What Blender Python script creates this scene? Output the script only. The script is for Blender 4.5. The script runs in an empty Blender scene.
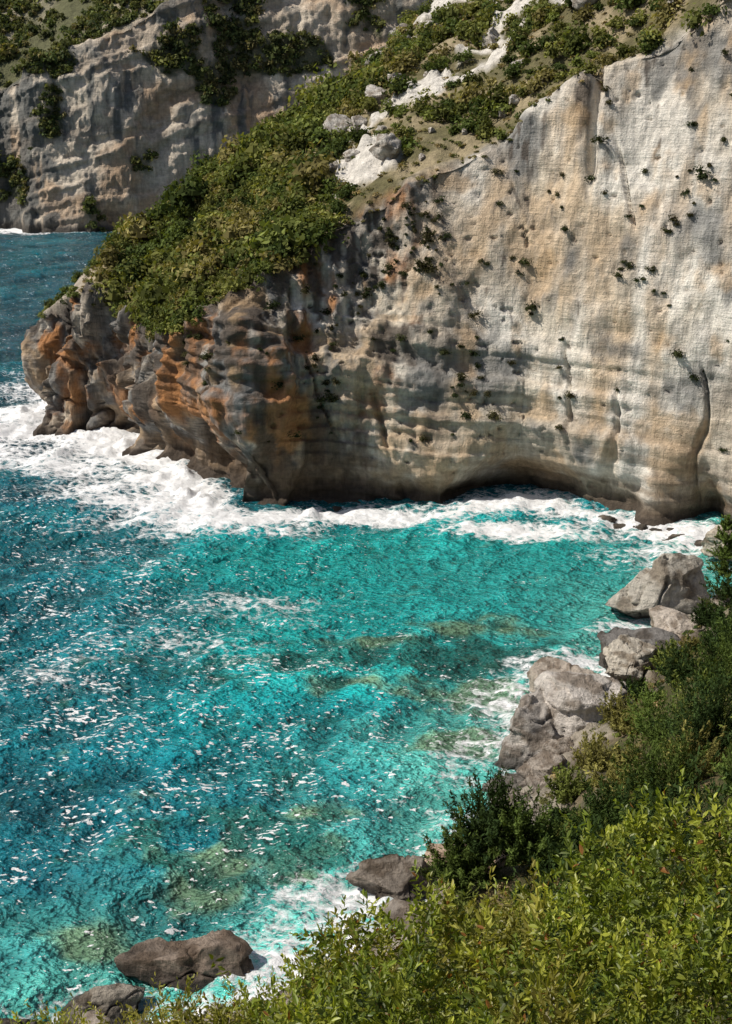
import bpy, math, numpy as np, time
from mathutils import Vector
T0=time.time()
rng=np.random.default_rng(7)
scene=bpy.context.scene
# ---------------------------------------------------------------- noise
def _h(ix,iy,iz,seed):
    h=(ix*374761393+iy*668265263+iz*2147483647+seed*974634777)&0xFFFFFFFF
    h=((h^(h>>13))*1274126177)&0xFFFFFFFF
    h=((h^(h>>16))*2246822519)&0xFFFFFFFF
    return ((h^(h>>15))&0xFFFFFF)/float(0xFFFFFF)
def vnoise(x,y,z,seed=0):
    x,y,z=np.broadcast_arrays(x,y,z)
    fx=np.floor(x);fy=np.floor(y);fz=np.floor(z)
    ix=fx.astype(np.int64);iy=fy.astype(np.int64);iz=fz.astype(np.int64)
    tx=x-fx;ty=y-fy;tz=z-fz
    tx=tx*tx*(3-2*tx);ty=ty*ty*(3-2*ty);tz=tz*tz*(3-2*tz)
    r=0
    for dx in (0,1):
        for dy in (0,1):
            for dz in (0,1):
                w=(tx if dx else 1-tx)*(ty if dy else 1-ty)*(tz if dz else 1-tz)
                r=r+w*_h(ix+dx,iy+dy,iz+dz,seed)
    return r
def fbm(x,y,z,octv=4,seed=0):          # ~ -1..1
    a=1.;s=0.;n=0.;f=1.
    for o in range(octv):
        s=s+a*(vnoise(x*f+o*17.3,y*f+o*5.1,z*f-o*9.7,seed+o)*2-1);n+=a;a*=.5;f*=2.03
    return s/n*1.5
def ss(a,b,x):
    t=np.clip((x-a)/(b-a),0,1);return t*t*(3-2*t)
def mix(a,b,t):
    t=np.asarray(t)[...,None];return a*(1-t)+np.asarray(b)*t
def G(x,c,w): return np.exp(-((x-c)/w)**2)
# ---------------------------------------------------------------- mesh utils
def mesh_from(name,V,F,cols=None,attrs=None,smooth=True,mat=None,link=True):
    V=np.ascontiguousarray(V,dtype=np.float32).reshape(-1,3);F=np.ascontiguousarray(F,dtype=np.int32)
    k=F.shape[1];me=bpy.data.meshes.new(name)
    me.vertices.add(len(V));me.vertices.foreach_set('co',V.ravel())
    me.loops.add(F.size);me.loops.foreach_set('vertex_index',F.ravel())
    me.polygons.add(len(F));me.polygons.foreach_set('loop_start',np.arange(0,F.size,k,dtype=np.int32))
    try: me.polygons.foreach_set('loop_total',np.full(len(F),k,dtype=np.int32))
    except Exception: pass
    me.polygons.foreach_set('use_smooth',np.full(len(F),smooth,dtype=bool))
    me.update(calc_edges=True)
    if cols is not None:
        c=np.ones((len(V),4),dtype=np.float32);c[:,:3]=np.asarray(cols).reshape(-1,3)
        a=me.attributes.new('Col','FLOAT_COLOR','POINT');a.data.foreach_set('color',c.ravel())
    for n,arr in (attrs or {}).items():
        a=me.attributes.new(n,'FLOAT','POINT');a.data.foreach_set('value',np.asarray(arr,dtype=np.float32).ravel())
    if mat: me.materials.append(mat)
    ob=bpy.data.objects.new(name,me)
    if link: scene.collection.objects.link(ob)
    return ob
def grid_faces(nu,nv):
    i=np.arange(nu-1)[:,None]*nv+np.arange(nv-1)[None,:]
    return np.stack([i,i+1,i+nv+1,i+nv],-1).reshape(-1,4)
# ---------------------------------------------------------------- materials
def newmat(name):
    m=bpy.data.materials.new(name);m.use_nodes=True;nt=m.node_tree
    for n in list(nt.nodes): nt.nodes.remove(n)
    return m,nt,nt.nodes,nt.links
def rock_mat(name,fine=1.0,bump=.3,strata=1.0,con=1.0):
    m,nt,N,L=newmat(name)
    out=N.new('ShaderNodeOutputMaterial');b=N.new('ShaderNodeBsdfPrincipled');L.new(b.outputs[0],out.inputs[0])
    b.inputs['Roughness'].default_value=.9;b.inputs['Specular IOR Level'].default_value=.2
    at=N.new('ShaderNodeAttribute');at.attribute_name='Col'
    g=N.new('ShaderNodeNewGeometry')
    def noise(sc,det,rough,vec=None):
        n=N.new('ShaderNodeTexNoise');n.inputs['Scale'].default_value=sc;n.inputs['Detail'].default_value=det;n.inputs['Roughness'].default_value=rough
        L.new(vec or g.outputs['Position'],n.inputs['Vector']);return n
    n1=noise(.9*fine,7,.74)
    mp=N.new('ShaderNodeMapping');mp.inputs['Scale'].default_value=(.3,.3,3.0);mp.inputs['Rotation'].default_value=(0,math.radians(5),0);L.new(g.outputs['Position'],mp.inputs['Vector'])
    n2=noise(1.0*fine,4,.65,mp.outputs[0])
    mp2=N.new('ShaderNodeMapping');mp2.inputs['Scale'].default_value=(1.6,1.6,.13);L.new(g.outputs['Position'],mp2.inputs['Vector'])
    n3=noise(1.0*fine,5,.65,mp2.outputs[0])
    def mr(sock,a,b_,c,d):
        r=N.new('ShaderNodeMapRange');L.new(sock,r.inputs[0])
        for i,v in zip((1,2,3,4),(a,b_,c,d)): r.inputs[i].default_value=v
        return r.outputs[0]
    def mul(a,b_):
        r=N.new('ShaderNodeMath');r.operation='MULTIPLY';L.new(a,r.inputs[0]);L.new(b_,r.inputs[1]);return r.outputs[0]
    v=mul(mr(n1.outputs[0],.32,.68,1-.3*con,1+.24*con),mr(n2.outputs[0],.36,.6,1-.22*strata,1+.12*strata))
    v=mul(v,mr(n3.outputs[0],.34,.6,.74,1.1))
    vm=N.new('ShaderNodeVectorMath');vm.operation='SCALE';L.new(at.outputs['Color'],vm.inputs[0]);L.new(v,vm.inputs['Scale'])
    L.new(vm.outputs[0],b.inputs['Base Color'])
    bp=N.new('ShaderNodeBump');bp.inputs['Strength'].default_value=1;bp.inputs['Distance'].default_value=bump/fine
    h=N.new('ShaderNodeMath');h.operation='ADD';L.new(v,h.inputs[0])
    n4=noise(4*fine,4,.7);L.new(mr(n4.outputs[0],0,1,0,.5),h.inputs[1])
    L.new(h.outputs[0],bp.inputs['Height']);L.new(bp.outputs[0],b.inputs['Normal'])
    return m
def leaf_mat(name,trans=.35,gloss=.06,rough=.4):
    m,nt,N,L=newmat(name)
    out=N.new('ShaderNodeOutputMaterial');at=N.new('ShaderNodeAttribute');at.attribute_name='Col'
    d=N.new('ShaderNodeBsdfDiffuse');t=N.new('ShaderNodeBsdfTranslucent');g=N.new('ShaderNodeBsdfGlossy');g.inputs['Roughness'].default_value=rough
    L.new(at.outputs['Color'],d.inputs[0])
    tc=N.new('ShaderNodeVectorMath');tc.operation='MULTIPLY';tc.inputs[1].default_value=(1.6,1.6,.6);L.new(at.outputs['Color'],tc.inputs[0]);L.new(tc.outputs[0],t.inputs[0])
    m1=N.new('ShaderNodeMixShader');m1.inputs[0].default_value=trans;L.new(d.outputs[0],m1.inputs[1]);L.new(t.outputs[0],m1.inputs[2])
    if gloss<=0: L.new(m1.outputs[0],out.inputs[0]);return m
    m2=N.new('ShaderNodeMixShader');m2.inputs[0].default_value=gloss;L.new(m1.outputs[0],m2.inputs[1]);L.new(g.outputs[0],m2.inputs[2])
    L.new(m2.outputs[0],out.inputs[0]);return m
M_CLIFF=rock_mat('limestone_cliff',1.1,.30,.5,.8)
M_FAR=rock_mat('limestone_distant',.5,.35,.5)
M_ROCK=rock_mat('shore_rock',2.0,.55,.5)
M_GROUND=rock_mat('hillside_soil',2.0,.5,.0)
M_LEAF=leaf_mat('shrub_leaves',.25,0)
M_LEAFN=leaf_mat('mastic_leaves',.38,.03,.45)
# ---------------------------------------------------------------- splines
def catmull(P,t):
    P=np.asarray(P,float);n=len(P);i=np.clip(np.floor(t).astype(int),0,n-2);f=(t-i)[:,None]
    p0=P[np.clip(i-1,0,n-1)];p1=P[i];p2=P[i+1];p3=P[np.clip(i+2,0,n-1)]
    m1=(p2-p0)*.4;m2=(p3-p1)*.4
    return (2*f**3-3*f**2+1)*p1+(f**3-2*f**2+f)*m1+(-2*f**3+3*f**2)*p2+(f**3-f**2)*m2
def polydist(x,y,pl):
    d=np.full(np.shape(x),1e9)
    for a,b in zip(pl[:-1],pl[1:]):
        ax,ay=a[:2];bx,by=b[:2];dx=bx-ax;dy=by-ay
        t=np.clip(((x-ax)*dx+(y-ay)*dy)/(dx*dx+dy*dy),0,1)
        d=np.minimum(d,np.hypot(x-ax-t*dx,y-ay-t*dy))
    return d
def inside(x,y,pl):
    r=np.zeros(np.shape(x),bool);n=len(pl)
    for i in range(n):
        x1,y1=pl[i][:2];x2,y2=pl[(i+1)%n][:2]
        if y1==y2: continue
        c=((y1>y)!=(y2>y))&(x<(x2-x1)*(y-y1)/(y2-y1)+x1);r^=c
    return r
# ================================================================ HEADLAND
ST=[((150,60),(155,75,85),(170,170,150)),((95,100),(98,113,70),(120,200,125)),((60,120),(62,134,63),(85,215,110)),
((43,126),(44,140,59.5),(65,225,95)),((36.8,128.7),(38,142,57),(50,230,86)),((29,133.7),(32,146,51.5),(38,235,79)),
((23,138),(26.5,149,49),(31,237,75)),((18,141),(20.9,152,45.6),(25,238,72)),((13,138),(16,153,40.8),(19,238,68)),
((8.6,136),(8,152,38),(12,237,64)),((-4.2,137.3),(-4,150.5,31.5),(-1,226,51)),((-14.5,133.3),(-13.5,145,25),(-13,214,42)),
((-19.6,141),(-20,148,20.5),(-22,205,36)),((-25.4,153),(-26,157,17),(-27,200,32)),((-29.4,163),(-30,167,17.0),(-30,197,29)),
((-36.8,172),(-35.5,175,18.5),(-32,196,28)),((-43.4,174.3),(-43,178,19),(-34,196,27)),((-51.5,180.5),(-49.5,183,15),(-35,197,26)),
((-53.5,188),(-50.5,191,14),(-34.5,199,26)),((-46,203),(-42,203,17),(-32,203,27)),((-32,222),(-26,217,25),(-20,212,38)),
((-12,255),(-5,245,32),(0,228,51)),((20,300),(28,285,45),(20,240,68)),((60,360),(70,330,60),(60,250,90)),((120,440),(130,400,90),(120,260,130))]
B=np.array([s[0] for s in ST],float);R=np.array([s[1] for s in ST],float);C=np.array([s[2] for s in ST],float)
tt=np.linspace(0,len(ST)-1,4000);bb=catmull(B,tt);seg=np.hypot(*np.diff(bb,axis=0).T)
res=np.where((tt[:-1]>1.7)&(tt[:-1]<18.5),.24,1.8)
cum=np.concatenate([[0],np.cumsum(seg/res)]);nu=int(cum[-1]);tu=np.interp(np.linspace(0,cum[-1],nu),cum,tt)
b=catmull(B,tu);r=catmull(R,tu);c=catmull(C,tu)
vs=np.concatenate([np.linspace(-.12,0,6)[:-1],np.linspace(0,1,200)[:-1],1+np.linspace(0,1,110)**1.15])
nv=len(vs)
s=np.clip(vs,None,1)[None,:];q=np.clip(vs-1,0,1)[None,:]
X=b[:,0:1]*(1-s)+r[:,0:1]*s;Y=b[:,1:2]*(1-s)+r[:,1:2]*s;Z=r[:,2:3]*s
X=X*(1-q)+c[:,0:1]*q;Y=Y*(1-q)+c[:,1:2]*q
Z=np.where(q>0,r[:,2:3]+(c[:,2:3]-r[:,2:3])*(q**1.0+.06*np.sin(q*math.pi)),Z)
Z=np.where(vs[None,:]<0,vs[None,:]*60,Z)
P=np.stack([X,Y,Z],-1)
du=np.gradient(P,axis=0);dv=np.gradient(P,axis=1);Nn=np.cross(dv,du);Nn/=np.linalg.norm(Nn,axis=-1,keepdims=True)+1e-9
x,y,z=P[...,0],P[...,1],P[...,2]
cl=1-ss(1.0,1.04,vs)[None,:]*np.ones_like(x)
zt=z+.10*x+.9*fbm(x/22,y/22,z/40,3,3)
lower=1-ss(14,28,z+.15*x)
right=ss(-2,14,x);tipm=ss(-24,-30,x)
D=2.2*fbm(x/20,y/20,z/34,2,11)+.85*fbm(x/6,y/6,z/30,3,21)
D+=(.3+.5*(1-right))*fbm(x/1.7,y/1.7,z/2.6,4,31)
D+=1.5*(1-right)*(np.abs(fbm(x/7,y/7,z/12,4,33))-.35)
led=vnoise(x/45,y/45,zt/2.3,41);led2=vnoise(x/18,y/18,zt/.8,42);led3=vnoise(x/30,y/30,zt/.45,43)
D+=(.75*(ss(.4,.6,led)-.5)+.45*(ss(.3,.7,led2)-.5)+.18*(ss(.3,.7,led3)-.5))*(.1+.9*lower)*(1-.75*tipm)
D-=.40*ss(.8,1.0,fbm(x/.95,y/.95,z/.85,2,44)+.22*G(x,10,12)*G(z,26,10))
D+=.8*(ss(.35,.65,vnoise(x/9,y/9,z/14,47)+.12*fbm(x/2.5,y/2.5,z/4,3,48))-.5)*(1-lower*.6)
jn=np.abs(fbm(x/9+.02*z,y/30,z/55,2,51));D-=1.2*(1-ss(.0,.045,jn))*ss(-.1,.3,fbm(x/12,y/12,z/12,2,52))
D-=1.6*G(x-.05*(z-40),26,.5)*ss(34,39,z)
but=ss(-29,-24,x)*(1-ss(-6,8,x))*(y<165)
D+=but*(3.0*G(z,15,7)-4.8*G(z,3,5))
blkL=2.2*(ss(.43,.57,vnoise(x/7,y/7,z/13,184))-.5)+1.2*(ss(.44,.56,vnoise(x/2.8,y/2.8,z/6,185))-.5)
D+=blkL*(1-ss(-12,4,x))*(1-tipm)
D-=3.2*G(z,2.6,2.6)*ss(-.45,.2,fbm(x/9,y/9,0*z,2,61)+.3)*(1-but)
D-=4.6*G(x,19,8)*G(z,2,4.6)+4.0*G(x,36,2.2)*G(z,3,5)*(y<150)
D+=1.3*np.exp(-np.clip(z,-9,99)**2/1.0)*(.5+.8*fbm(x/3,y/3,0*z,3,71))*ss(-.1,.2,fbm(x/8,y/8,0*z,2,72)+.3*ss(0,10,x))*(1-tipm)
blk=3.8*(ss(.46,.54,vnoise(x/6.5,y/6.5,z/26,84))-.5)+1.9*(ss(.46,.54,vnoise(x/3,y/3,z/7,85))-.5)+1.0*(ss(.45,.55,vnoise(x/1.3,y/1.3,z/2.2,86))-.5)
jt=np.abs(fbm(x/4,y/4,z/9,2,88))
D+=tipm*(.9*fbm(x/6,y/6,z/12,4,81)+blk-1.3*(1-ss(0,.08,jt))-1.5*G(z,2,3)*ss(-.2,.2,fbm(x/5,y/5,0*z,2,87)))
D=D*cl*(ss(-.12,0,vs)[None,:]*.6+.4)
Ds=(1-cl)*(1.8*fbm(x/14,y/14,0*z,4,91)+.6*fbm(x/3,y/3,0*z,3,92))
outc=ss(.36,.5,fbm(x/12,y/9,0*z,4,93)+.55*G(x,22,10)*G(q,.82,.22)+.25*G(x,8,5)*G(q,.75,.15)-.12+.5*np.clip(fbm(x/3.5,y/3.5,0*z,3,95),0,1)*ss(-25,5,x))*(1-cl)*(1-ss(.985,1.0,q)*.5)*ss(-20,-8,x)
Ds+=outc*1.6*np.abs(fbm(x/3.,y/3.,0*z,3,94))
P=P+Nn*D[...,None];P[...,2]+=Ds
x,y,z=P[...,0],P[...,1],P[...,2]
# -------- colours (albedo, plus undercut shade painted in)
cream=np.array([.66,.58,.465]);gb=np.array([.49,.42,.335]);white=np.array([.79,.75,.68]);ochre=np.array([.53,.36,.20]);rust=np.array([.38,.17,.06]);dark=np.array([.05,.04,.032]);grey=np.array([.18,.18,.175])
rimd=r[:,2:3]-z
leftm=1-ss(-10,10,x)
c1=mix(np.broadcast_to(cream,x.shape+(3,)),gb,ss(-.35,.45,fbm(x/9,y/9,z/9,5,101)+.35*leftm))
c1=mix(c1,white,ss(.05,.6,fbm(x/7,y/7,z/16,4,102)+.9*G(x,30,6)*G(z,38,13)*(y<170)+.2*ss(22,40,x)-.3*leftm)*.8)
c1=mix(c1,ochre,ss(.15,.75,fbm(x/4,y/4,z/16,5,103)+.45*G(x,19,7)*G(z,37,9)+.35*G(x,2,10)*(z<22))*.55)
L1=vnoise(x/40,y/40,zt/.6,111)*.6+vnoise(x/14,y/14,zt/.28,112)*.4
c1=mix(c1,gb*.5,ss(.55,.75,L1)*(.08+.62*lower)*(1-.6*tipm))
L2=vnoise(x/50,y/50,zt/3.2,113);c1=mix(c1,gb*.75,ss(.58,.7,L2)*.45*(.4+.6*lower))
st=fbm(x/.9,y/.9,z/22,4,121)+.5*fbm(x/5,y/5,z/18,2,122)
c1=mix(c1,grey,ss(-.1,.45,st+.6*leftm-rimd/38+.05)*(.4+.5*leftm))
c1=mix(c1,grey*1.1,ss(-.2,.4,fbm(x/6,y/6,z/8,4,124)+.9*G(x,-18,9)*G(z,16,6)*(y<165)-.35)*.85)
st2=fbm(x/1.4,y/1.4,z/30,3,126)
c1=mix(c1,dark*1.7,ss(.22,.55,st2+.45*leftm*ss(26,0,rimd)-.35*(1-leftm)-rimd/60)*.85*(1-tipm*.5))
c1=mix(c1,dark*1.8,ss(.28,.65,st+.55*leftm*G(rimd,3,12)+.12-rimd/26)*.85)
c1=mix(c1,grey*.8,ss(.0,.5,fbm(x/3,y/3,z/5,4,131)+.95*G(x,37,6)*G(rimd,4,6)-.35)*.75)
c1=mix(c1,ochre*.9,ss(.05,.6,fbm(x/3,y/3,z/4,4,142)+.35*G(z,7,6)-.2)*.55)
c1=mix(c1,rust,ss(-.1,.45,fbm(x/3.5,y/3.5,z/7,5,141)+.75*G(x,-10,10)*G(z,12,6)-.35+.45*G(x,-38,12)*G(z,7,7))*.85*(1-ss(0,14,x)))
c1=mix(c1,dark*1.8,ss(.05,.5,fbm(x/3,y/3,z/9,4,143)+.95*G(x,-8,11)*G(z,4,6)-.2)*.85*(1-ss(4,14,x)))  # shade of the undercut deepened by dark paint in the rock colour
bh=1-.45*tipm
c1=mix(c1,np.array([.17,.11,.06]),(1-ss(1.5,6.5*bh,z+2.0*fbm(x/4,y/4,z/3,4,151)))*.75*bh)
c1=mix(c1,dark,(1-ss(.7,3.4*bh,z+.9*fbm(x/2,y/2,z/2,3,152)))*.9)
n2=fbm(x/5,y/5,z/5,4,161)
soil=mix(np.broadcast_to(np.array([.13,.115,.055]),x.shape+(3,)),np.array([.32,.26,.16]),ss(-.1,.5,n2))
soil=mix(soil,np.array([.62,.58,.52]),outc)
soil=mix(soil,gb*.8,ss(-38,-44,x))
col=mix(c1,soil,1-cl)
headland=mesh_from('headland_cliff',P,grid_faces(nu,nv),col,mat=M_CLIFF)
HP,HCL,HOUT,HNn=P,cl,outc,Nn
# ================================================================ DISTANT CLIFF
FS=[((-420,420),(-425,440,45),(-470,600,110)),((-250,465),(-252,482,42),(-280,640,120)),((-190,485),(-190,500,46),(-210,650,135)),
((-142,492),(-141,506,54),(-150,655,150)),((-112,488),(-110,506,66),(-115,655,155)),((-86,494),(-83,514,80),(-85,660,165)),((-50,505),(-46,528,92),(-48,665,170)),
((0,500),(4,525,100),(0,670,180)),((60,480),(65,505,110),(60,660,185)),((140,440),(150,470,120),(160,640,200)),((260,400),(280,440,130),(300,620,210))]
fb=np.array([s_[0] for s_ in FS],float);fr=np.array([s_[1] for s_ in FS],float);fc=np.array([s_[2] for s_ in FS],float)
tu=np.linspace(0,len(FS)-1,900);b=catmull(fb,tu);r=catmull(fr,tu);c=catmull(fc,tu)
vs=np.concatenate([np.linspace(-.1,0,4)[:-1],np.linspace(0,1,140)[:-1],1+np.linspace(0,1,90)]);nvf=len(vs)
s=np.clip(vs,None,1)[None,:];q=np.clip(vs-1,0,1)[None,:]
X=b[:,0:1]*(1-s)+r[:,0:1]*s;Y=b[:,1:2]*(1-s)+r[:,1:2]*s;Z=r[:,2:3]*s
X=X*(1-q)+c[:,0:1]*q;Y=Y*(1-q)+c[:,1:2]*q;Z=np.where(q>0,r[:,2:3]+(c[:,2:3]-r[:,2:3])*q,Z);Z=np.where(vs[None,:]<0,vs[None,:]*80,Z)
P=np.stack([X,Y,Z],-1);du=np.gradient(P,axis=0);dv=np.gradient(P,axis=1);Nn=np.cross(du,dv);Nn/=np.linalg.norm(Nn,axis=-1,keepdims=True)+1e-9
x,y,z=X,Y,Z;clf=1-ss(1,1.05,vs)[None,:]*np.ones_like(x)
zt=z-.25*x+3*fbm(x/40,y/40,z/40,3,218)
D=5*fbm(x/55,y/55,z/90,2,211)+2.4*fbm(x/13,y/13,z/60,4,212)+1.5*fbm(x/4,y/4,z/5,4,213)+1.5*(ss(.42,.58,vnoise(x/60,y/60,zt/8,214))-.5)+1.0*(ss(.4,.6,vnoise(x/30,y/30,zt/3,219))-.5)
D+=1.8*(ss(.44,.56,vnoise(x/14,y/14,z/18,225))-.5)+1.0*(ss(.44,.56,vnoise(x/6,y/6,z/8,226))-.5)
D-=4*G(z,3,5)*ss(-.2,.4,fbm(x/14,y/14,0*z,2,216))
P=P+Nn*(D*clf)[...,None];P[...,2]+=(1-clf)*6*fbm(x/30,y/30,0*z,4,217)
x,y,z=P[...,0],P[...,1],P[...,2]
c1=mix(np.broadcast_to(np.array([.44,.365,.285]),x.shape+(3,)),np.array([.60,.52,.42]),ss(-.3,.4,fbm(x/12,y/12,z/12,5,221)))
c1=mix(c1,np.array([.44,.28,.16]),ss(.1,.6,fbm(x/16,y/16,z/16,4,222)+.4*G(z,15,14))*.6)
c1=mix(c1,np.array([.10,.11,.11]),ss(.0,.5,fbm(x/3.5,y/3.5,z/45,5,223)+.3*ss(-95,-135,x)+.4*G(x,-138,16)-.05)*.85)
c1=mix(c1,np.array([.2,.17,.14]),ss(.55,.75,vnoise(x/60,y/60,zt/2.6,224))*.45)
c1=mix(c1,np.array([.08,.07,.06]),1-ss(1,5,z))
vegf=ss(.12,.35,fbm(x/15,y/30,z/13,4,231)+.8*G(x,-62,26)*G(z,68,15)+.5*G(x,-20,40)*G(z,64,14)+.3*G(x,-115,18)*G(z,60,12)-.2)
c1=mix(c1,np.array([.06,.07,.035]),vegf*.8*clf)
n2=fbm(x/22,y/22,0*z,4,241);s2=mix(np.broadcast_to(np.array([.12,.12,.06]),x.shape+(3,)),np.array([.34,.30,.22]),ss(.0,.6,n2))
colf=mix(c1,s2,1-clf)
mesh_from('distant_cliff',P,grid_faces(len(tu),nvf),colf,mat=M_FAR)
FP,FCL,FVEG=P,clf,vegf
# ================================================================ NEAR HILLSIDE
SH=[(-160,-40),(-100,10),(-60,31),(-40,39),(-27,45),(-19,48),(-15.7,49.3),(-11,50.5),(-6.5,51.5),(-2,54.5),(1,58),(4.4,61.5),(7,66.5),(9,72),(11.5,77),(14.3,82),(17.5,88),(22,93),(25,98),(27.5,101.5),(30,104),(34.5,108),(37.5,113),(39.5,119),(42,125),(48,133)]
POLY=SH+[(300,133),(300,-160),(-160,-160)]
def ground_z(x,y):
    d=polydist(x,y,SH);ins=inside(x,y,POLY)
    n=fbm(x/9,y/9,0*x,4,301)
    near=np.exp(-(x**2+y**2)/14**2)
    up=.78*d+.9*(1-np.exp(-d/1.5))+1.6*n*ss(0,8,d)*(1-near)+.5*fbm(x/2.2,y/2.2,0*x,3,302)*(1-near)-.5*near-1.0*ss(0,30,d)*(1-near)
    up=up+3.2*np.exp(-((x-6.0)**2+(y-49.5)**2)/4.6**2)
    return np.where(ins,np.minimum(up,58+.15*d),-.5*d-.3*(d>0)),d,ins
gx=np.concatenate([np.arange(-160,-30,2.),np.arange(-30,50,.33),np.arange(50,302,4.)])
gy=np.concatenate([np.arange(-160,-6,4.),np.arange(-6,134,.33)])
XX,YY=np.meshgrid(gx,gy,indexing='ij');ZZ,dd,ii=ground_z(XX,YY)
rocky=1-ss(2,7.5,dd+2.2*fbm(XX/4,YY/4,0*XX,3,311))
rk=vnoise(XX/2.6,YY/2.6,0*XX,313);rk2=vnoise(XX/1.1,YY/1.1,0*XX,314)
ZZ=ZZ+np.where(ii,rocky*(1.0*np.abs(fbm(XX/2.5,YY/2.5,0*XX,4,312))+.7*ss(.46,.54,rk)+.45*ss(.44,.56,rk2)+.35*fbm(XX/.8,YY/.8,0*XX,2,315)-.9*ss(0,3,dd)),0)
g1=mix(np.broadcast_to(np.array([.09,.085,.035]),XX.shape+(3,)),np.array([.26,.20,.10]),ss(0,.5,fbm(XX/3,YY/3,0*XX,4,321)))
g2=mix(np.broadcast_to(np.array([.42,.37,.30]),XX.shape+(3,)),np.array([.16,.13,.10]),ss(-.3,.3,fbm(XX/1.5,YY/1.5,0*XX,4,322)))
gc=mix(g1,g2,rocky);gc=mix(gc,np.array([.05,.045,.04]),1-ss(.3,1.5,ZZ))
mesh_from('hillside',np.stack([XX,YY,ZZ],-1),grid_faces(len(gx),len(gy))[:,::-1],gc,mat=M_GROUND)
# ================================================================ SEA
def axis(segs):
    a=[segs[0][0]]
    for lo,hi,st_ in segs: a+=list(np.linspace(lo,hi,max(2,int((hi-lo)/st_)+1))[1:])
    return np.array(a)
sx=axis([(-9000,-1500,1500),(-1500,-300,150),(-300,-110,4),(-110,-60,.8),(-60,50,.34),(50,120,4),(120,1200,180)])
sy=axis([(-9000,-1500,1500),(-1500,-40,120),(-40,45,5),(45,140,.34),(140,230,.6),(230,420,1.5),(420,520,2),(520,1000,60)])
SX,SY=np.meshgrid(sx,sy,indexing='ij')
coastF=[tuple(p) for p in fb]
small=(np.abs(SX)<300)&(SY>30)&(SY<530)
dH=np.full(SX.shape,999.);dN=dH.copy();dF=dH.copy()
xs,ys=SX[small],SY[small]
dH[small]=polydist(xs,ys,[tuple(p) for p in catmull(B,np.linspace(0,len(B)-1,120))]);dN[small]=polydist(xs,ys,SH);dF[small]=polydist(xs,ys,coastF)
fade=np.where(small,1.,0.)
def blob(x0,y0,wx,wy,rot=0):
    a=math.radians(rot);X_=(SX-x0)*math.cos(a)+(SY-y0)*math.sin(a);Y_=-(SX-x0)*math.sin(a)+(SY-y0)*math.cos(a)
    return np.exp(-(X_/wx)**2-(Y_/wy)**2)
calm=blob(14,112,24,22)
wz=np.zeros_like(SX)
for (ang,lam,amp,k_,lw) in [(-28,17,.36,1,2.6),(-44,9,.25,2,2.2),(-12,5.5,.17,3,2.0),(-60,3.4,.11,4,1.8),(-30,2.0,.05,5,1.5)]:
    a=math.radians(ang);u_=SX*math.cos(a)+SY*math.sin(a);v_=-SX*math.sin(a)+SY*math.cos(a)
    n_=fbm(u_/lam*1.9,v_/lam*.7,0*SX,3,400+10*k_);wz+=amp*1.5*(1-np.abs(n_)*1.9)
wz*=fade*(1-.45*calm)
wave=wz.copy()
foamb=np.maximum.reduce([
 1.12*np.exp(-dH/(4.2+9.5*ss(-14,-26,SX)*(SY<190)+2.0*G(SX,20,9))),
 1.0*np.exp(-dN/(2.4+2.0*G(SX,1,5)+3.5*G(SX,16,8)*G(SY,86,12))),
 1.1*np.exp(-dF/8)])
foamb=np.maximum.reduce([foamb,.76*blob(-36,152,24,10,-58),.58*blob(-52,166,17,26,10),.76*blob(18,131,14,4.2,-4),.64*blob(-8,130,9,3.5,0),.74*blob(12,86,6.5,10,-25),.92*blob(1.5,63.5,8,5,25),.58*blob(7,76,5,8,-20),.55*blob(-6,57,6,3,10),.72*blob(31,121,9,6),.76*blob(25.5,101.5,8,6,20),.62*blob(19,97,8,5,20),.54*blob(-24,133,12,7,-50),.48*blob(-55,205,25,20),.34*blob(-8,108,20,7,-10),.36*blob(-20,97,18,10,20),.22*blob(-5,80,20,20),.6*blob(-16,53,6,2.5,15)])
sw=fbm(SX/9,SY/5,0*SX,4,411)
foam=foamb+.34*sw*ss(.08,.4,foamb)
lump=fbm(SX/2.0,SY/2.0,0*SX,4,412)
wz+=small*(foamb*.35*lump+.8*ss(.75,1.1,foamb)*np.clip(lump+.2,0,2)*ss(-.1,.4,fbm(SX/7,SY/7,0*SX,2,413)))
glint_dens=.12+.88*np.clip(blob(-17,86,22,36,25)+.6*blob(-50,150,40,70),0,1)+.25*fbm(SX/12,SY/9,0*SX,3,441)  # density of painted glint flecks, highest in the sun-glitter area
glint_dens=glint_dens-.45*blob(18,118,20,14)
deep=np.array([.004,.075,.105]);midc=np.array([.005,.165,.20]);turq=np.array([.012,.40,.385]);pale=np.array([.12,.54,.45]);shoal=np.array([.16,.27,.15])
bay=np.exp(-((SX-12)/30)**2-((SY-113)/24)**2)
k=bay+.24*blob(0,76,16,24)+.2*fbm(SX/16,SY/12,0*SX,4,421)
wc=mix(np.broadcast_to(deep,SX.shape+(3,)),midc,ss(-.1,.3,k+.1*ss(-60,-30,SX)))
wc=mix(wc,turq,ss(.12,.75,k))
wc=mix(wc,pale,.8*ss(.22,.75,np.exp(-dN/13)+.14*fbm(SX/5,SY/4,0*SX,4,422))+.2*blob(22,117,18,8)*.8)
sh=np.maximum.reduce([blob(9,91,5,5,20),.95*blob(8,82,5,2.8,10),.7*blob(13,104,8,2.2,10),.95*blob(-8,65,6,4,0),.7*blob(-2,72,6,2,10),.7*blob(-14,59,5,4,0),.8*blob(0,92,6,3,0),.8*blob(2,100,7,2)])
wc=mix(wc,shoal,.9*ss(.35,.85,sh+.55*fbm(SX/2.2,SY/1.8,0*SX,4,431)+.02))
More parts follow.
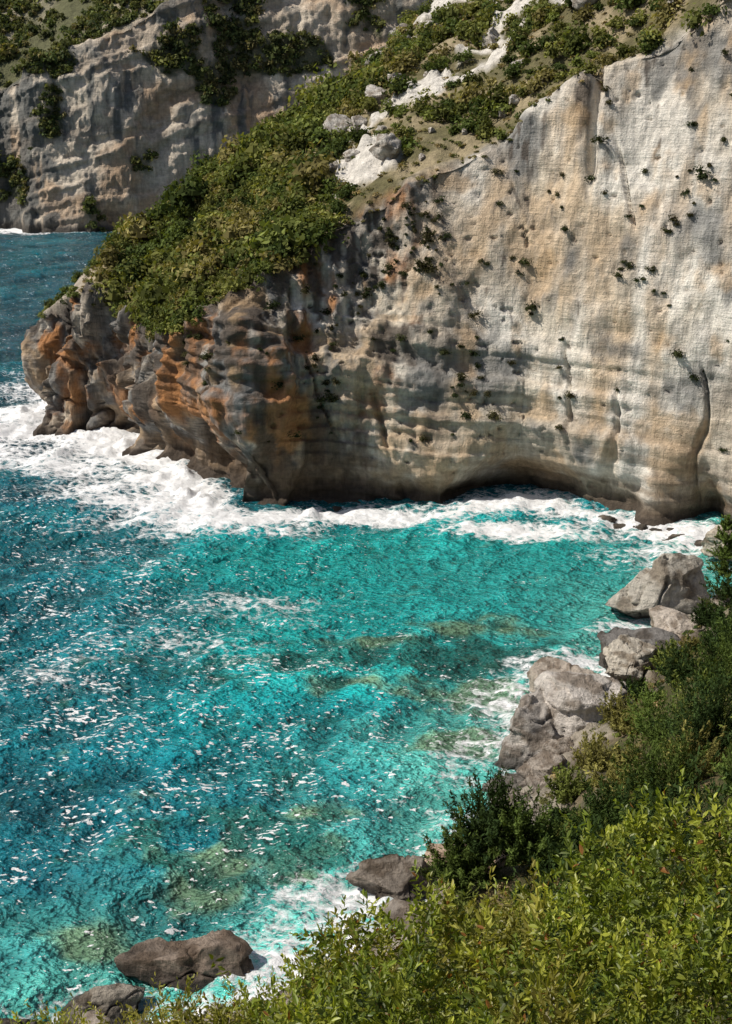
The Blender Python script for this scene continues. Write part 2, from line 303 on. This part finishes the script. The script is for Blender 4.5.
wc=mix(wc,np.array([.014,.11,.09]),.85*ss(.35,.7,.85*blob(0,97,15,5,8)+.85*blob(12,97,8,3)+.8*blob(-6,68,9,5)+.65*fbm(SX/2.4,SY/2,0*SX,4,433)))
wv_=ss(-.25,.55,(wave-np.mean(wave[small]))/.6);wc=wc*(.66+.58*wv_*fade+.29*(1-fade))[...,None]  # wave shading painted into the water colour: crests lighter, troughs darker
m,nt,N,L=newmat('sea_water');out=N.new('ShaderNodeOutputMaterial');g=N.new('ShaderNodeNewGeometry')
def nz(scale,det,rough,sc3=(1,1,1),rot=0,dist_=0):
    mp=N.new('ShaderNodeMapping');mp.inputs['Scale'].default_value=sc3;mp.inputs['Rotation'].default_value=(0,0,math.radians(rot));L.new(g.outputs['Position'],mp.inputs['Vector'])
    n=N.new('ShaderNodeTexNoise');n.inputs['Scale'].default_value=scale;n.inputs['Detail'].default_value=det;n.inputs['Roughness'].default_value=rough;n.inputs['Distortion'].default_value=dist_
    L.new(mp.outputs[0],n.inputs['Vector']);return n.outputs[0]
def mr(sock,a,b_,c_,d_,clamp=True):
    r_=N.new('ShaderNodeMapRange');r_.clamp=clamp;L.new(sock,r_.inputs[0])
    for i,v in zip((1,2,3,4),(a,b_,c_,d_)): r_.inputs[i].default_value=v
    return r_.outputs[0]
def mt(op,a,b_):
    r_=N.new('ShaderNodeMath');r_.operation=op
    for i,v in enumerate((a,b_)):
        if isinstance(v,(int,float)): r_.inputs[i].default_value=v
        else: L.new(v,r_.inputs[i])
    return r_.outputs[0]
at=N.new('ShaderNodeAttribute');at.attribute_name='Col';fa=N.new('ShaderNodeAttribute');fa.attribute_name='foam';ca=N.new('ShaderNodeAttribute');ca.attribute_name='glint_dens'
pr=N.new('ShaderNodeBsdfPrincipled');pr.inputs['Roughness'].default_value=.10;pr.inputs['IOR'].default_value=1.38
w1=nz(.5,3,.55,(1,1.5,1),25);w2=nz(1.6,3,.55,(1,1.6,1),-25)
hgt=mt('ADD',w1,mt('MULTIPLY',w2,.5))
bp=N.new('ShaderNodeBump');bp.inputs['Strength'].default_value=1;bp.inputs['Distance'].default_value=1.9;L.new(hgt,bp.inputs['Height']);L.new(bp.outputs[0],pr.inputs['Normal'])
cv=N.new('ShaderNodeVectorMath');cv.operation='SCALE';L.new(at.outputs['Color'],cv.inputs[0]);L.new(mt('MULTIPLY',mr(w1,.3,.7,.76,1.28),mr(w2,.3,.7,.86,1.16)),cv.inputs['Scale']);L.new(cv.outputs[0],pr.inputs['Base Color'])
fn=nz(.7,7,.75,(1,1.3,1),15,.8);fn2=nz(2.6,5,.7,(1,1.6,1),-20)
vo=N.new('ShaderNodeTexVoronoi');vo.feature='DISTANCE_TO_EDGE';vo.inputs['Scale'].default_value=.8
wv=N.new('ShaderNodeVectorMath');wv.operation='ADD';L.new(g.outputs['Position'],wv.inputs[0]);sv=N.new('ShaderNodeCombineXYZ');L.new(mt('MULTIPLY',fn,3.),sv.inputs[0]);L.new(mt('MULTIPLY',fn2,1.5),sv.inputs[1]);L.new(sv.outputs[0],wv.inputs[1]);L.new(wv.outputs[0],vo.inputs['Vector'])
lace=mr(vo.outputs['Distance'],0,.3,.18,-.14)
f=mt('ADD',mt('ADD',fa.outputs['Fac'],mt('MULTIPLY',mt('SUBTRACT',fn,.5),1.4)),mt('ADD',mt('MULTIPLY',mt('SUBTRACT',fn2,.5),.7),lace))
fm=mr(f,.47,.80,0,1)
# sun glints painted as white whitecap-like flecks mixed over the water
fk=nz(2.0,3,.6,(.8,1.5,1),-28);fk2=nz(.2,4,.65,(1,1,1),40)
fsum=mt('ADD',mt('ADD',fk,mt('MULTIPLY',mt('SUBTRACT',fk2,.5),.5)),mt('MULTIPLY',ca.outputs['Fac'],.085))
glint_fleck=mr(fsum,.705,.728,0,1)
fm=mt('MAXIMUM',fm,glint_fleck)
fd=N.new('ShaderNodeBsdfDiffuse');fcv=mr(fn2,.3,.7,.78,.96);cc=N.new('ShaderNodeCombineXYZ')
L.new(fcv,cc.inputs[0]);L.new(fcv,cc.inputs[1]);L.new(fcv,cc.inputs[2]);L.new(cc.outputs[0],fd.inputs[0])
bp2=N.new('ShaderNodeBump');bp2.inputs['Distance'].default_value=.25;L.new(f,bp2.inputs['Height']);L.new(bp2.outputs[0],fd.inputs['Normal'])
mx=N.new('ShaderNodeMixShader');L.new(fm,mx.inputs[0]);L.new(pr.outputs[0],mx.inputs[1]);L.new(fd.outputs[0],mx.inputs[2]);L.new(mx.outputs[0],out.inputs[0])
mesh_from('sea',np.stack([SX,SY,wz],-1),grid_faces(len(sx),len(sy))[:,::-1],wc,{'foam':foam,'glint_dens':glint_dens},mat=m)
# ================================================================ BOULDERS
import bmesh
def ico(n):
    _bm=bmesh.new();bmesh.ops.create_icosphere(_bm,subdivisions=n,radius=1);V=np.array([v.co[:] for v in _bm.verts]);F=np.array([[v.index for v in f_.verts] for f_ in _bm.faces]);_bm.free();return V,F
IV,IF=ico(6);IV3,IF3=ico(4)
def rock_geo(ctr,dim,seed,lo=False,tint=(.36,.31,.26),rot=0):
    rg=np.random.default_rng(seed);p=(IV3 if lo else IV).copy()
    for _ in range(14):
        n=rg.normal(size=3);n/=np.linalg.norm(n);h=rg.uniform(.42,.74);e=np.clip(p@n-h,0,None);p-=e[:,None]*n
    p*=np.array(dim)*.67
    S=max(dim);o=seed*3.7
    nn=p/np.linalg.norm(p,axis=1,keepdims=True)
    a_,b_,c_=p.T
    dsp=.035*S*fbm(a_/(S*.4)+o,b_/(S*.4),c_/(S*.2),5,seed)+.05*S*(ss(.48,.52,vnoise(a_/(S*.3)+o,b_/(S*.3),c_/(S*.13),seed+3))-.5)
    dsp-=.05*S*(1-ss(0,.05,np.abs(fbm(a_/(S*.35)+o,b_/(S*.35),c_/(S*.5),2,seed+6))))
    dsp+=.018*S*fbm(a_/(S*.08)+o,b_/(S*.08),c_/(S*.06),3,seed+8)
    p=p+nn*dsp[:,None]
    c_,s_=math.cos(rot),math.sin(rot);p=np.stack([p[:,0]*c_-p[:,1]*s_,p[:,0]*s_+p[:,1]*c_,p[:,2]],1)+np.array(ctr)
    t=np.array(tint)*1.5;c0=mix(np.broadcast_to(t,p.shape),t*np.array([.5,.46,.42]),ss(-.2,.4,fbm(p[:,0]/(S*.16),p[:,1]/(S*.16),p[:,2]/(S*.12),4,seed+9)))
    c0=mix(c0,np.array([.045,.04,.036]),(1-ss(.5,2.0,p[:,2]+.5*fbm(p[:,0],p[:,1],p[:,2],3,seed)))*.85)
    return p,c0
BO=[((27.6,108.0,1.6),(10.6,6.5,5.8),21,(.38,.35,.30),.2),((12.4,80.5,1.6),(5.5,5,6.6),2,(.33,.30,.27),.4),((17.0,82.0,2.8),(7.5,5,6.4),3,(.44,.40,.36),-.3),
((15.6,86,2.6),(5,5,5),4,(.34,.29,.24),1),((22.0,94.0,1.6),(8.5,5,4.4),5,(.15,.14,.13),.1),((26.8,98.5,2.2),(6,5,4),6,(.38,.33,.28),2),
((4.7,51.8,9.9),(3.6,2.8,2.8),8,(.46,.34,.25),.5),((1.8,63.4,.7),(4.6,3,3.2),9,(.20,.17,.14),.2),((-9.8,56.2,.3),(6.6,3.6,3.6),10,(.21,.165,.13),.1),
((-13.8,53.2,.4),(4.8,3.2,3.4),11,(.26,.23,.19),.3),((-17.8,51.2,.2),(4.4,3,2.4),12,(.17,.15,.13),0),((5.4,62.5,1.4),(3,2.5,2.5),13,(.3,.25,.2),1),
((20.2,86.5,4.5),(4.5,3.5,3.4),7,(.4,.36,.3),1),((37,120,2),(5,4,3.5),17,(.42,.37,.3),0),((10.2,74.5,.7),(3.4,2.6,2.2),18,(.22,.2,.17),0)]
for (ctr,dim,sd,ti,ro) in BO:
    p,c0=rock_geo(ctr,dim,sd,tint=ti,rot=ro);mesh_from('boulder',p,IF,c0,mat=M_ROCK)
rv=[];rc=[];rf=[];off=0
def addr(ctr,dim,sd,ti):
    global off
    p,c0=rock_geo(ctr,dim,sd,lo=True,tint=ti,rot=sd);rv.append(p);rc.append(c0);rf.append(IF3+off);off+=len(p)
hb=catmull(B,np.linspace(2.7,5.4,400))
for i in range(45):
    k_=rng.integers(0,400);pt=hb[k_];s_=rng.uniform(.4,1.6)
    addr((pt[0]+rng.normal()*.8,pt[1]-rng.uniform(-.5,3 if pt[0]>31 else 1),rng.uniform(-.3,.4)),(s_*1.5,s_*1.2,s_*.9),100+i,(.28,.23,.17))
sp=np.array(SH[5:])
for i in range(150):
    k_=rng.integers(0,len(sp)-1);f_=rng.random();pt=sp[k_]*(1-f_)+sp[k_+1]*f_;xx=pt[0]+rng.normal()*1.5+.4;yy=pt[1]+rng.normal()*1.3-.7
    zz=float(ground_z(np.array([xx]),np.array([yy]))[0][0]);s_=.45+rng.random()**2*2.2
    if zz<-1: continue
    addr((xx,yy,max(zz,0)+s_*.1),(s_*1.5,s_*1.1,s_),400+i,(.29,.25,.21))
mesh_from('shore_rubble',np.concatenate(rv),np.concatenate(rf),np.concatenate(rc),mat=M_ROCK)
# ================================================================ FOLIAGE
def unit(v): return v/(np.linalg.norm(v,axis=-1,keepdims=True)+1e-9)
def leaves(ctr,nrm,ax,Ln,Wd):
    ax=unit(ax-(ax*nrm).sum(-1,keepdims=True)*nrm);sd=np.cross(nrm,ax)
    Ln=np.asarray(Ln).reshape(-1,1);Wd=np.asarray(Wd).reshape(-1,1)
    return np.stack([ctr-ax*Ln*.5,ctr+sd*Wd*.5+ax*Ln*.05,ctr+ax*Ln*.5,ctr-sd*Wd*.5+ax*Ln*.05],1)
def shrub_mass(name,pos,rad,hgt,nf,leaf,cols,mat=M_LEAF,aspect=.6,upb=.3,nblob=7,seed=0,core=.6):
    rg=np.random.default_rng(seed);n=len(pos)
    bo=rg.normal(size=(n,nblob,3));bo=unit(bo)*rg.uniform(.15,.62,(n,nblob,1));bo[...,2]=np.abs(bo[...,2])*1.1
    br=rg.uniform(.33,.6,(n,nblob));bshade=rg.uniform(.65,1.35,(n,nblob))
    idx=np.repeat(np.arange(n),nf);bi=rg.integers(0,nblob,len(idx))
    d=unit(rg.normal(size=(len(idx),3)));d[:,2]=np.where(d[:,2]<-.35,-d[:,2],d[:,2])
    rr=rg.uniform(.6,1.08,len(idx))**.7
    loc=bo[idx,bi]+d*(br[idx,bi]*rr)[:,None]
    sc=np.stack([rad,rad,hgt],1)[idx];p=pos[idx]+loc*sc
    nr=unit(d+.7*rg.normal(size=d.shape)+np.array([0,0,.3]));ax=unit(rg.normal(size=d.shape)+d*.8+np.array([0,0,upb*3]))
    Ln=leaf[idx]*rg.uniform(.6,1.4,len(idx));V=leaves(p,nr,ax,Ln,Ln*aspect)
    cc_=cols[idx]*bshade[idx,bi][:,None]*rg.uniform(.65,1.4,(len(idx),1))
    F=np.arange(len(idx)*4).reshape(-1,4);Cc=np.repeat(cc_,4,axis=0);V=V.reshape(-1,3)
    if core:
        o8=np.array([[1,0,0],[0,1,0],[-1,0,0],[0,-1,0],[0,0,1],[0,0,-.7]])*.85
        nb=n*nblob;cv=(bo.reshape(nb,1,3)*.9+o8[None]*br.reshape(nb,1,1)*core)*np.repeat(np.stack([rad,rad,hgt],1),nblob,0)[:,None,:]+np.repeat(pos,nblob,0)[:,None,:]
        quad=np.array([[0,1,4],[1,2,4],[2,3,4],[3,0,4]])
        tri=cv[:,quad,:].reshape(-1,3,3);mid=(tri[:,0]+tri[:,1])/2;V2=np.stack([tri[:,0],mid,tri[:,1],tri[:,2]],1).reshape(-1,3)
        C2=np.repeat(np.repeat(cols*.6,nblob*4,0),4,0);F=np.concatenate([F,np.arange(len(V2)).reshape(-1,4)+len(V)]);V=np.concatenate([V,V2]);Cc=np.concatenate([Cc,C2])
    return mesh_from(name,V,F,Cc,smooth=False,mat=mat)
def plume_mass(name,pos,rad,hgt,npl,nl,leaf,cols,seed=0,aspect=.28,wid=.17):
    """juniper-like: feathery plumes radiating up and out"""
    rg=np.random.default_rng(seed);n=len(pos)
    d=rg.normal(size=(n,npl,3));d[...,2]=np.abs(d[...,2])*.9+.1;d=unit(d);ln=rg.uniform(.62,1.22,(n,npl));sh=rg.uniform(.55,1.4,(n,npl))
    t=rg.random((n,npl,nl))**.75
    p=d[:,:,None,:]*(.15+.85*t*ln[:,:,None])[...,None]+rg.normal(size=(n,npl,nl,3))*(wid*(1.05-.8*t))[...,None]*.55
    p[...,2]+=.16*t*t
    p[...,2]=np.maximum(p[...,2],-.15)
    scl=np.stack([rad,rad,hgt],1)[:,None,None,:];p=p*scl+pos[:,None,None,:]
    ax=d[:,:,None,:]*.9+rg.normal(size=p.shape)*.45+np.array([0,0,.5]);nr=unit(rg.normal(size=p.shape)+d[:,:,None,:]*.5+np.array([0,0,.3]))
    M=n*npl*nl;Ln=(leaf[:,None,None]*rg.uniform(.6,1.35,(n,npl,nl))).ravel()
    V=leaves(p.reshape(M,3),nr.reshape(M,3),ax.reshape(M,3),Ln,Ln*aspect).reshape(-1,3)
    cc_=(cols[:,None,None,:]*(sh[:,:,None]*(.6+.65*t)*rg.uniform(.75,1.3,t.shape))[...,None]).reshape(M,3)
    return mesh_from(name,V,np.arange(M*4).reshape(-1,4),np.repeat(cc_,4,0),smooth=False,mat=M_LEAF)
OL=np.array([[.12,.14,.04],[.085,.11,.032],[.16,.165,.05],[.06,.08,.026],[.19,.165,.065],[.10,.11,.034]])
def pickcol(rg,n,pal=OL): return pal[rg.integers(0,len(pal),n)]*rg.uniform(.75,1.25,(n,1))
rg=np.random.default_rng(3)
sl=HP[:,-112:,:];ou=HOUT[:,-112:]
flat=sl.reshape(-1,3);of=ou.ravel()
e1=np.linalg.norm(np.gradient(sl,axis=0),axis=-1);e2=np.linalg.norm(np.gradient(sl,axis=1),axis=-1);area=(e1*e2).ravel()
dens=ss(-.5,.35,fbm(flat[:,0]/9,flat[:,1]/9,0*flat[:,0],4,501)+.5*(1-ss(-20,8,flat[:,0])))*.95+.05
w=area*dens*(1-.95*of)*(flat[:,0]<85)*np.where(flat[:,0]>55,.3,1)*(1+1.5*(flat[:,0]<-5))*np.where((flat[:,0]<-40)|((flat[:,0]<-31)&(flat[:,1]<180)),.15,1);w/=w.sum();n=2500;ix=rg.choice(len(flat),n,p=w)
pos=flat[ix]+rg.normal(size=(n,3))*np.array([.3,.3,0]);rad=rg.gamma(5,.27,n)+.45;big=rg.random(n)<.18*(pos[:,0]<5)+.06;rad=np.where(big,rad*1.75,rad);rad=np.where(pos[:,0]<-38,np.minimum(rad,1.2),rad)
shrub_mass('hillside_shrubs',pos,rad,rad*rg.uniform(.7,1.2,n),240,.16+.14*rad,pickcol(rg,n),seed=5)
n=5200;w2=area*(1-.93*of)*(flat[:,0]<60)*(flat[:,0]>-42);w2/=w2.sum();ix=rg.choice(len(flat),n,p=w2);pos=flat[ix];rad=rg.uniform(.3,.85,n)
PAL2=np.array([[.17,.15,.065],[.26,.20,.10],[.11,.12,.045],[.14,.14,.055]])
shrub_mass('low_scrub',pos,rad,rad*.6,42,np.full(n,.28),pickcol(rg,n,PAL2),seed=6,nblob=4,core=0)
# pale limestone blocks scattered on the slope
rv=[];rc=[];rf=[];off=0
w3=area*(flat[:,0]>-12)*(flat[:,0]<50)*(.1+ss(.0,.5,fbm(flat[:,0]/8,flat[:,1]/8,0*flat[:,0],3,502)));w3/=w3.sum();ix=rg.choice(len(flat),140,p=w3)
for i,j in enumerate(ix):
    s_=.7+rg.random()**2*2.4;addr(tuple(flat[j]+np.array([0,0,s_*.25])),(s_*1.4,s_*1.2,s_*1.1),700+i,(.42,.39,.35))
mesh_from('slope_rocks',np.concatenate(rv),np.concatenate(rf),np.concatenate(rc),mat=M_ROCK)
face=HP[:,20:195,:].reshape(-1,3);fN=HNn[:,20:195,:].reshape(-1,3)
m1=(face[:,0]>-24)&(face[:,0]<50)&(face[:,1]<170)
w=m1*(.08+ss(.05,.5,fbm(face[:,0]/6,face[:,1]/6,face[:,2]/6,3,511)))*(ss(5,12,face[:,2]))*(.25+1.2*G(face[:,0],10,12));w/=w.sum();n=240
ix=rg.choice(len(face),n,p=w);pos=face[ix]+fN[ix]*.05;rad=rg.gamma(2.2,.24,n)+.15
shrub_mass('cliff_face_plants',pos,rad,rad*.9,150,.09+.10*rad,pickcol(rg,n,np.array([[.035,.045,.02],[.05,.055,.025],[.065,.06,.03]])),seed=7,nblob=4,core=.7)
fl=FP.reshape(-1,3);e1=np.linalg.norm(np.gradient(FP,axis=0),axis=-1);e2=np.linalg.norm(np.gradient(FP,axis=1),axis=-1)
w=(e1*e2).ravel()*np.where(FCL.ravel()>.5,FVEG.ravel()*1.6,.2+ss(-.4,.2,fbm(fl[:,0]/25,fl[:,1]/25,0*fl[:,0],3,521)))*(fl[:,0]>-240)*(fl[:,0]<60)*(fl[:,2]<140);w/=w.sum();n=5600
ix=rg.choice(len(fl),n,p=w);pos=fl[ix];rad=rg.gamma(5,.38,n)+.8
shrub_mass('distant_shrubs',pos,rad,rad*.95,56,.5+.24*rad,pickcol(rg,n)*.75+.014,seed=8,nblob=5)
def gz(x_,y_): return ground_z(np.asarray(x_,float),np.asarray(y_,float))[0]
# spaced (Poisson-like) juniper shrubs
cand=rg.uniform([3,22],[46,112],(5000,2));dd_=polydist(cand[:,0],cand[:,1],SH);ok=inside(cand[:,0],cand[:,1],POLY)&(dd_>4.5)&(cand[:,0]<6+.42*cand[:,1]);cand=cand[ok];dd_=dd_[ok]
sel=[];rs=[]
for p_,d_ in zip(cand,dd_):
    rr=min(1.0+rg.random()**1.5*2.6,.7+d_*.17)
    if (p_[0]-4.8)**2+(p_[1]-51)**2<9: continue
    if all((p_[0]-a[0])**2+(p_[1]-a[1])**2>(.86*(rr+b_))**2 for a,b_ in zip(sel,rs)): sel.append(p_);rs.append(rr)
sel=np.array(sel);rad=np.array(rs);n=len(sel);zz=gz(sel[:,0],sel[:,1])
JUN=np.array([[.045,.070,.02],[.075,.105,.026],[.03,.048,.016],[.12,.14,.035],[.17,.155,.05]])
plume_mass('juniper_scrub',np.stack([sel[:,0],sel[:,1],zz],1),rad,rad*rg.uniform(.9,1.7,n),60,48,np.full(n,.30),JUN[rg.integers(0,5,n)]*rg.uniform(.8,1.2,(n,1)),seed=9)
JP=np.array([(4.5,49.2,0),(5.8,49.8,0),(7.3,49.6,0),(12,53,0),(15.5,57,0),(19,61,0),(22,66,0)],float);JP[:,2]=gz(JP[:,0],JP[:,1])+np.array([.9,1.3,.9,.3,.7,.7,.7])
rad=np.array([2.1,2.3,2.1,2.2,2.6,2.8,3.0])
plume_mass('juniper_bush',JP,rad,rad*np.array([1.25,1.45,1.3,1.2,1.5,1.6,1.5]),95,90,np.full(7,.25),pickcol(rg,7,JUN[:3]),seed=10,wid=.15)
PT=np.array([(31.2,101,7)]*6,float);PT[:,2]=float(gz([31.2],[101.])[0])+np.array([.5,2,3.6,5.2,6.6,7.8])
plume_mass('coastal_pine',PT,np.array([1.9,1.9,1.7,1.4,1.1,.7]),np.array([1.3,1.3,1.3,1.3,1.3,1.2]),36,46,np.full(6,.3),pickcol(rg,6,JUN[1:4]),seed=12)
n=1700;xx=rg.uniform(-26,30,n*3);yy=rg.uniform(12,100,n*3);dd_=polydist(xx,yy,SH);ok=inside(xx,yy,POLY)&(dd_>3.0)&(xx<6+.42*yy)&(xx>-4-.4*yy);xx=xx[ok][:n];yy=yy[ok][:n];n=len(xx);rad=rg.uniform(.3,.8,n)
shrub_mass('garrigue_scrub',np.stack([xx,yy,gz(xx,yy)],1),rad,rad*.75,120,np.full(n,.17),pickcol(rg,n,np.concatenate([PAL2,JUN[1:4]])),seed=11,nblob=5,core=0)
# --- foreground mastic bushes: canopy of sprigs
kx=np.array([-6,-3.2,-2.04,-1.32,-.54,-.19,.46,1.38,2.0,2.6,5,9]);kk_=np.array([1.0,.865,.80,.765,.745,.705,.70,.69,.685,.675,.63,.55])
def canopy(x_,y_):
    k_=np.interp(x_*7.5/np.clip(y_,5,9)+.0,kx,kk_)
    yr=7.8+.6*fbm(x_/1.3,0*x_,0*x_,2,600)
    zt_=45-7.8*k_-.22*(y_-7.8)-.10*np.clip(5-y_,0,3)**2
    lf=ss(-.4,-1.2,x_)
    lump=(.95-.55*lf)*np.abs(fbm(x_/1.25,y_/1.25,0*x_,3,601))+.14*fbm(x_/.3,y_/.3,0*x_,2,603)
    zt_=zt_-.38+.14*lf+lump
    over=np.clip(y_-yr,0,9);zt_=zt_-.75*over-.25*over**2
    gr=gz(x_,y_)
    gr2=gr+.5+.5*fbm(x_/1.2,y_/1.2,0*x_,3,605)
    return np.maximum(zt_,gr2),zt_-gr
ns=9800;cx=rg.uniform(-4.6,7.5,ns*2);cy=3.2+rg.random(ns*2)*10;keep=(rg.random(ns*2)<np.where(cy<9,.95,.4))&(np.abs(cx-.8)<2.4+.48*cy);cx=cx[keep];cy=cy[keep];ns=len(cx)
e=.06;cz,ch=canopy(cx,cy);zx,_=canopy(cx+e,cy);zy,_=canopy(cx,cy+e)
cn=unit(np.stack([-(zx-cz)/e,-(zy-cz)/e,np.ones(ns)],1)*np.array([.6,.6,1]))
sd_=unit(cn+.5*rg.normal(size=cn.shape)+np.array([0,0,.5]));sl_=rg.uniform(.14,.36,ns);base=np.stack([cx,cy,cz],1)-sd_*(rg.random((ns,1))**1.2*.55+.02)
K=17;kk=np.arange(K);t=(kk+.5)/K
ang=kk*2.4+rg.uniform(0,6.28,(ns,1));u_=unit(np.cross(sd_,rg.normal(size=sd_.shape)));v_=np.cross(sd_,u_)
radl=u_[:,None,:]*np.cos(ang)[...,None]+v_[:,None,:]*np.sin(ang)[...,None]
ax=unit(radl*(1.15-.75*t)[None,:,None]+sd_[:,None,:]*(.35+.9*t)[None,:,None]+.2*rg.normal(size=radl.shape))
nr=unit(np.cross(np.cross(ax,sd_[:,None,:]+1e-3),ax)+.3*rg.normal(size=ax.shape))
Ln=(.080*rg.uniform(.7,1.25,(ns,K))*(1-.35*t)[None,:]*rg.uniform(.7,1.2,(ns,1)))*(1-.3*ss(-.4,-1.2,cx))[:,None]
org=base[:,None,:]+sd_[:,None,:]*(t[None,:,None]*sl_[:,None,None])
ctr=org+ax*Ln[...,None]*.55
ax=ax.reshape(-1,3);nr=nr.reshape(-1,3);ctr=ctr.reshape(-1,3);Ln=Ln.reshape(-1,1);ax=unit(ax-(ax*nr).sum(-1,keepdims=True)*nr);side=np.cross(nr,ax);W=Ln*.40
A=ctr-ax*Ln*.5;Dp=ctr+ax*Ln*.5-nr*Ln*.08;S1=ctr+side*W*.5-ax*Ln*.12+nr*Ln*.06;S2=ctr+side*W*.38+ax*Ln*.25+nr*Ln*.03;S3=ctr-side*W*.5-ax*Ln*.12+nr*Ln*.06;S4=ctr-side*W*.38+ax*Ln*.25+nr*Ln*.03
V=np.stack([A,S1,S2,Dp,S4,S3],1).reshape(-1,3);nL=len(ctr);i0=np.arange(nL)*6
F=np.concatenate([np.stack([i0,i0+1,i0+2,i0+3],1),np.stack([i0,i0+3,i0+4,i0+5],1)])
lc=np.array([.14,.18,.022]);young=np.array([.36,.37,.05]);old=np.array([.05,.075,.016]);yel=np.array([.38,.30,.07])
sv_=np.clip(rg.random(ns)*.7+.3*(.5+.6*fbm(cx/.8,cy/.8,0*cx,2,612)),0,1);c_=mix(np.broadcast_to(lc,(ns,3)),young,ss(.4,1,sv_)*.85);c_=mix(c_,old,ss(.32,.2,sv_)*.85)
lz=fbm(cx/1.0,cy/1.0,0*cx,3,611);c_=mix(c_,yel*.7,ss(.45,.8,lz+.6*ss(.3,-1.0,cx))*.6)
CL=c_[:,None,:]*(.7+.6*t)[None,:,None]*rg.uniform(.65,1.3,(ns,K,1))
dead=rg.random((ns,K,1))<.014;CL=np.where(dead,np.array([.25,.11,.03]),CL)
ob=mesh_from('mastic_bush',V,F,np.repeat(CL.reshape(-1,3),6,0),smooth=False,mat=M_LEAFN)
# ================================================================ LIGHT, SKY, CAMERA
sun=Vector((-.65,-.09,.755)).normalized();el=math.asin(sun.z);rotz=math.atan2(sun.x,sun.y)
w_=bpy.data.worlds.new('World');scene.world=w_;w_.use_nodes=True;nt=w_.node_tree
bg=nt.nodes['Background'];sk=nt.nodes.new('ShaderNodeTexSky');sk.sky_type='NISHITA';sk.sun_disc=False;sk.sun_elevation=el;sk.sun_rotation=rotz;sk.altitude=50;sk.dust_density=2.0
nt.links.new(sk.outputs[0],bg.inputs[0]);bg.inputs[1].default_value=.095
ld=bpy.data.lights.new('sun','SUN');ld.energy=5.0;ld.angle=math.radians(.5);ld.color=(1,.945,.85);lo=bpy.data.objects.new('sun',ld);scene.collection.objects.link(lo);lo.rotation_euler=sun.to_track_quat('Z','Y').to_euler()
cam=bpy.data.cameras.new('camera');co=bpy.data.objects.new('camera',cam);scene.collection.objects.link(co);scene.camera=co
co.location=(0,0,45);co.rotation_euler=(math.radians(72),0,0);cam.sensor_fit='VERTICAL';cam.sensor_height=24;cam.lens=12/math.tan(math.radians(22.5));cam.clip_end=20000;cam.clip_start=.1
scene.view_settings.view_transform='Standard';scene.view_settings.look='None';scene.view_settings.exposure=0
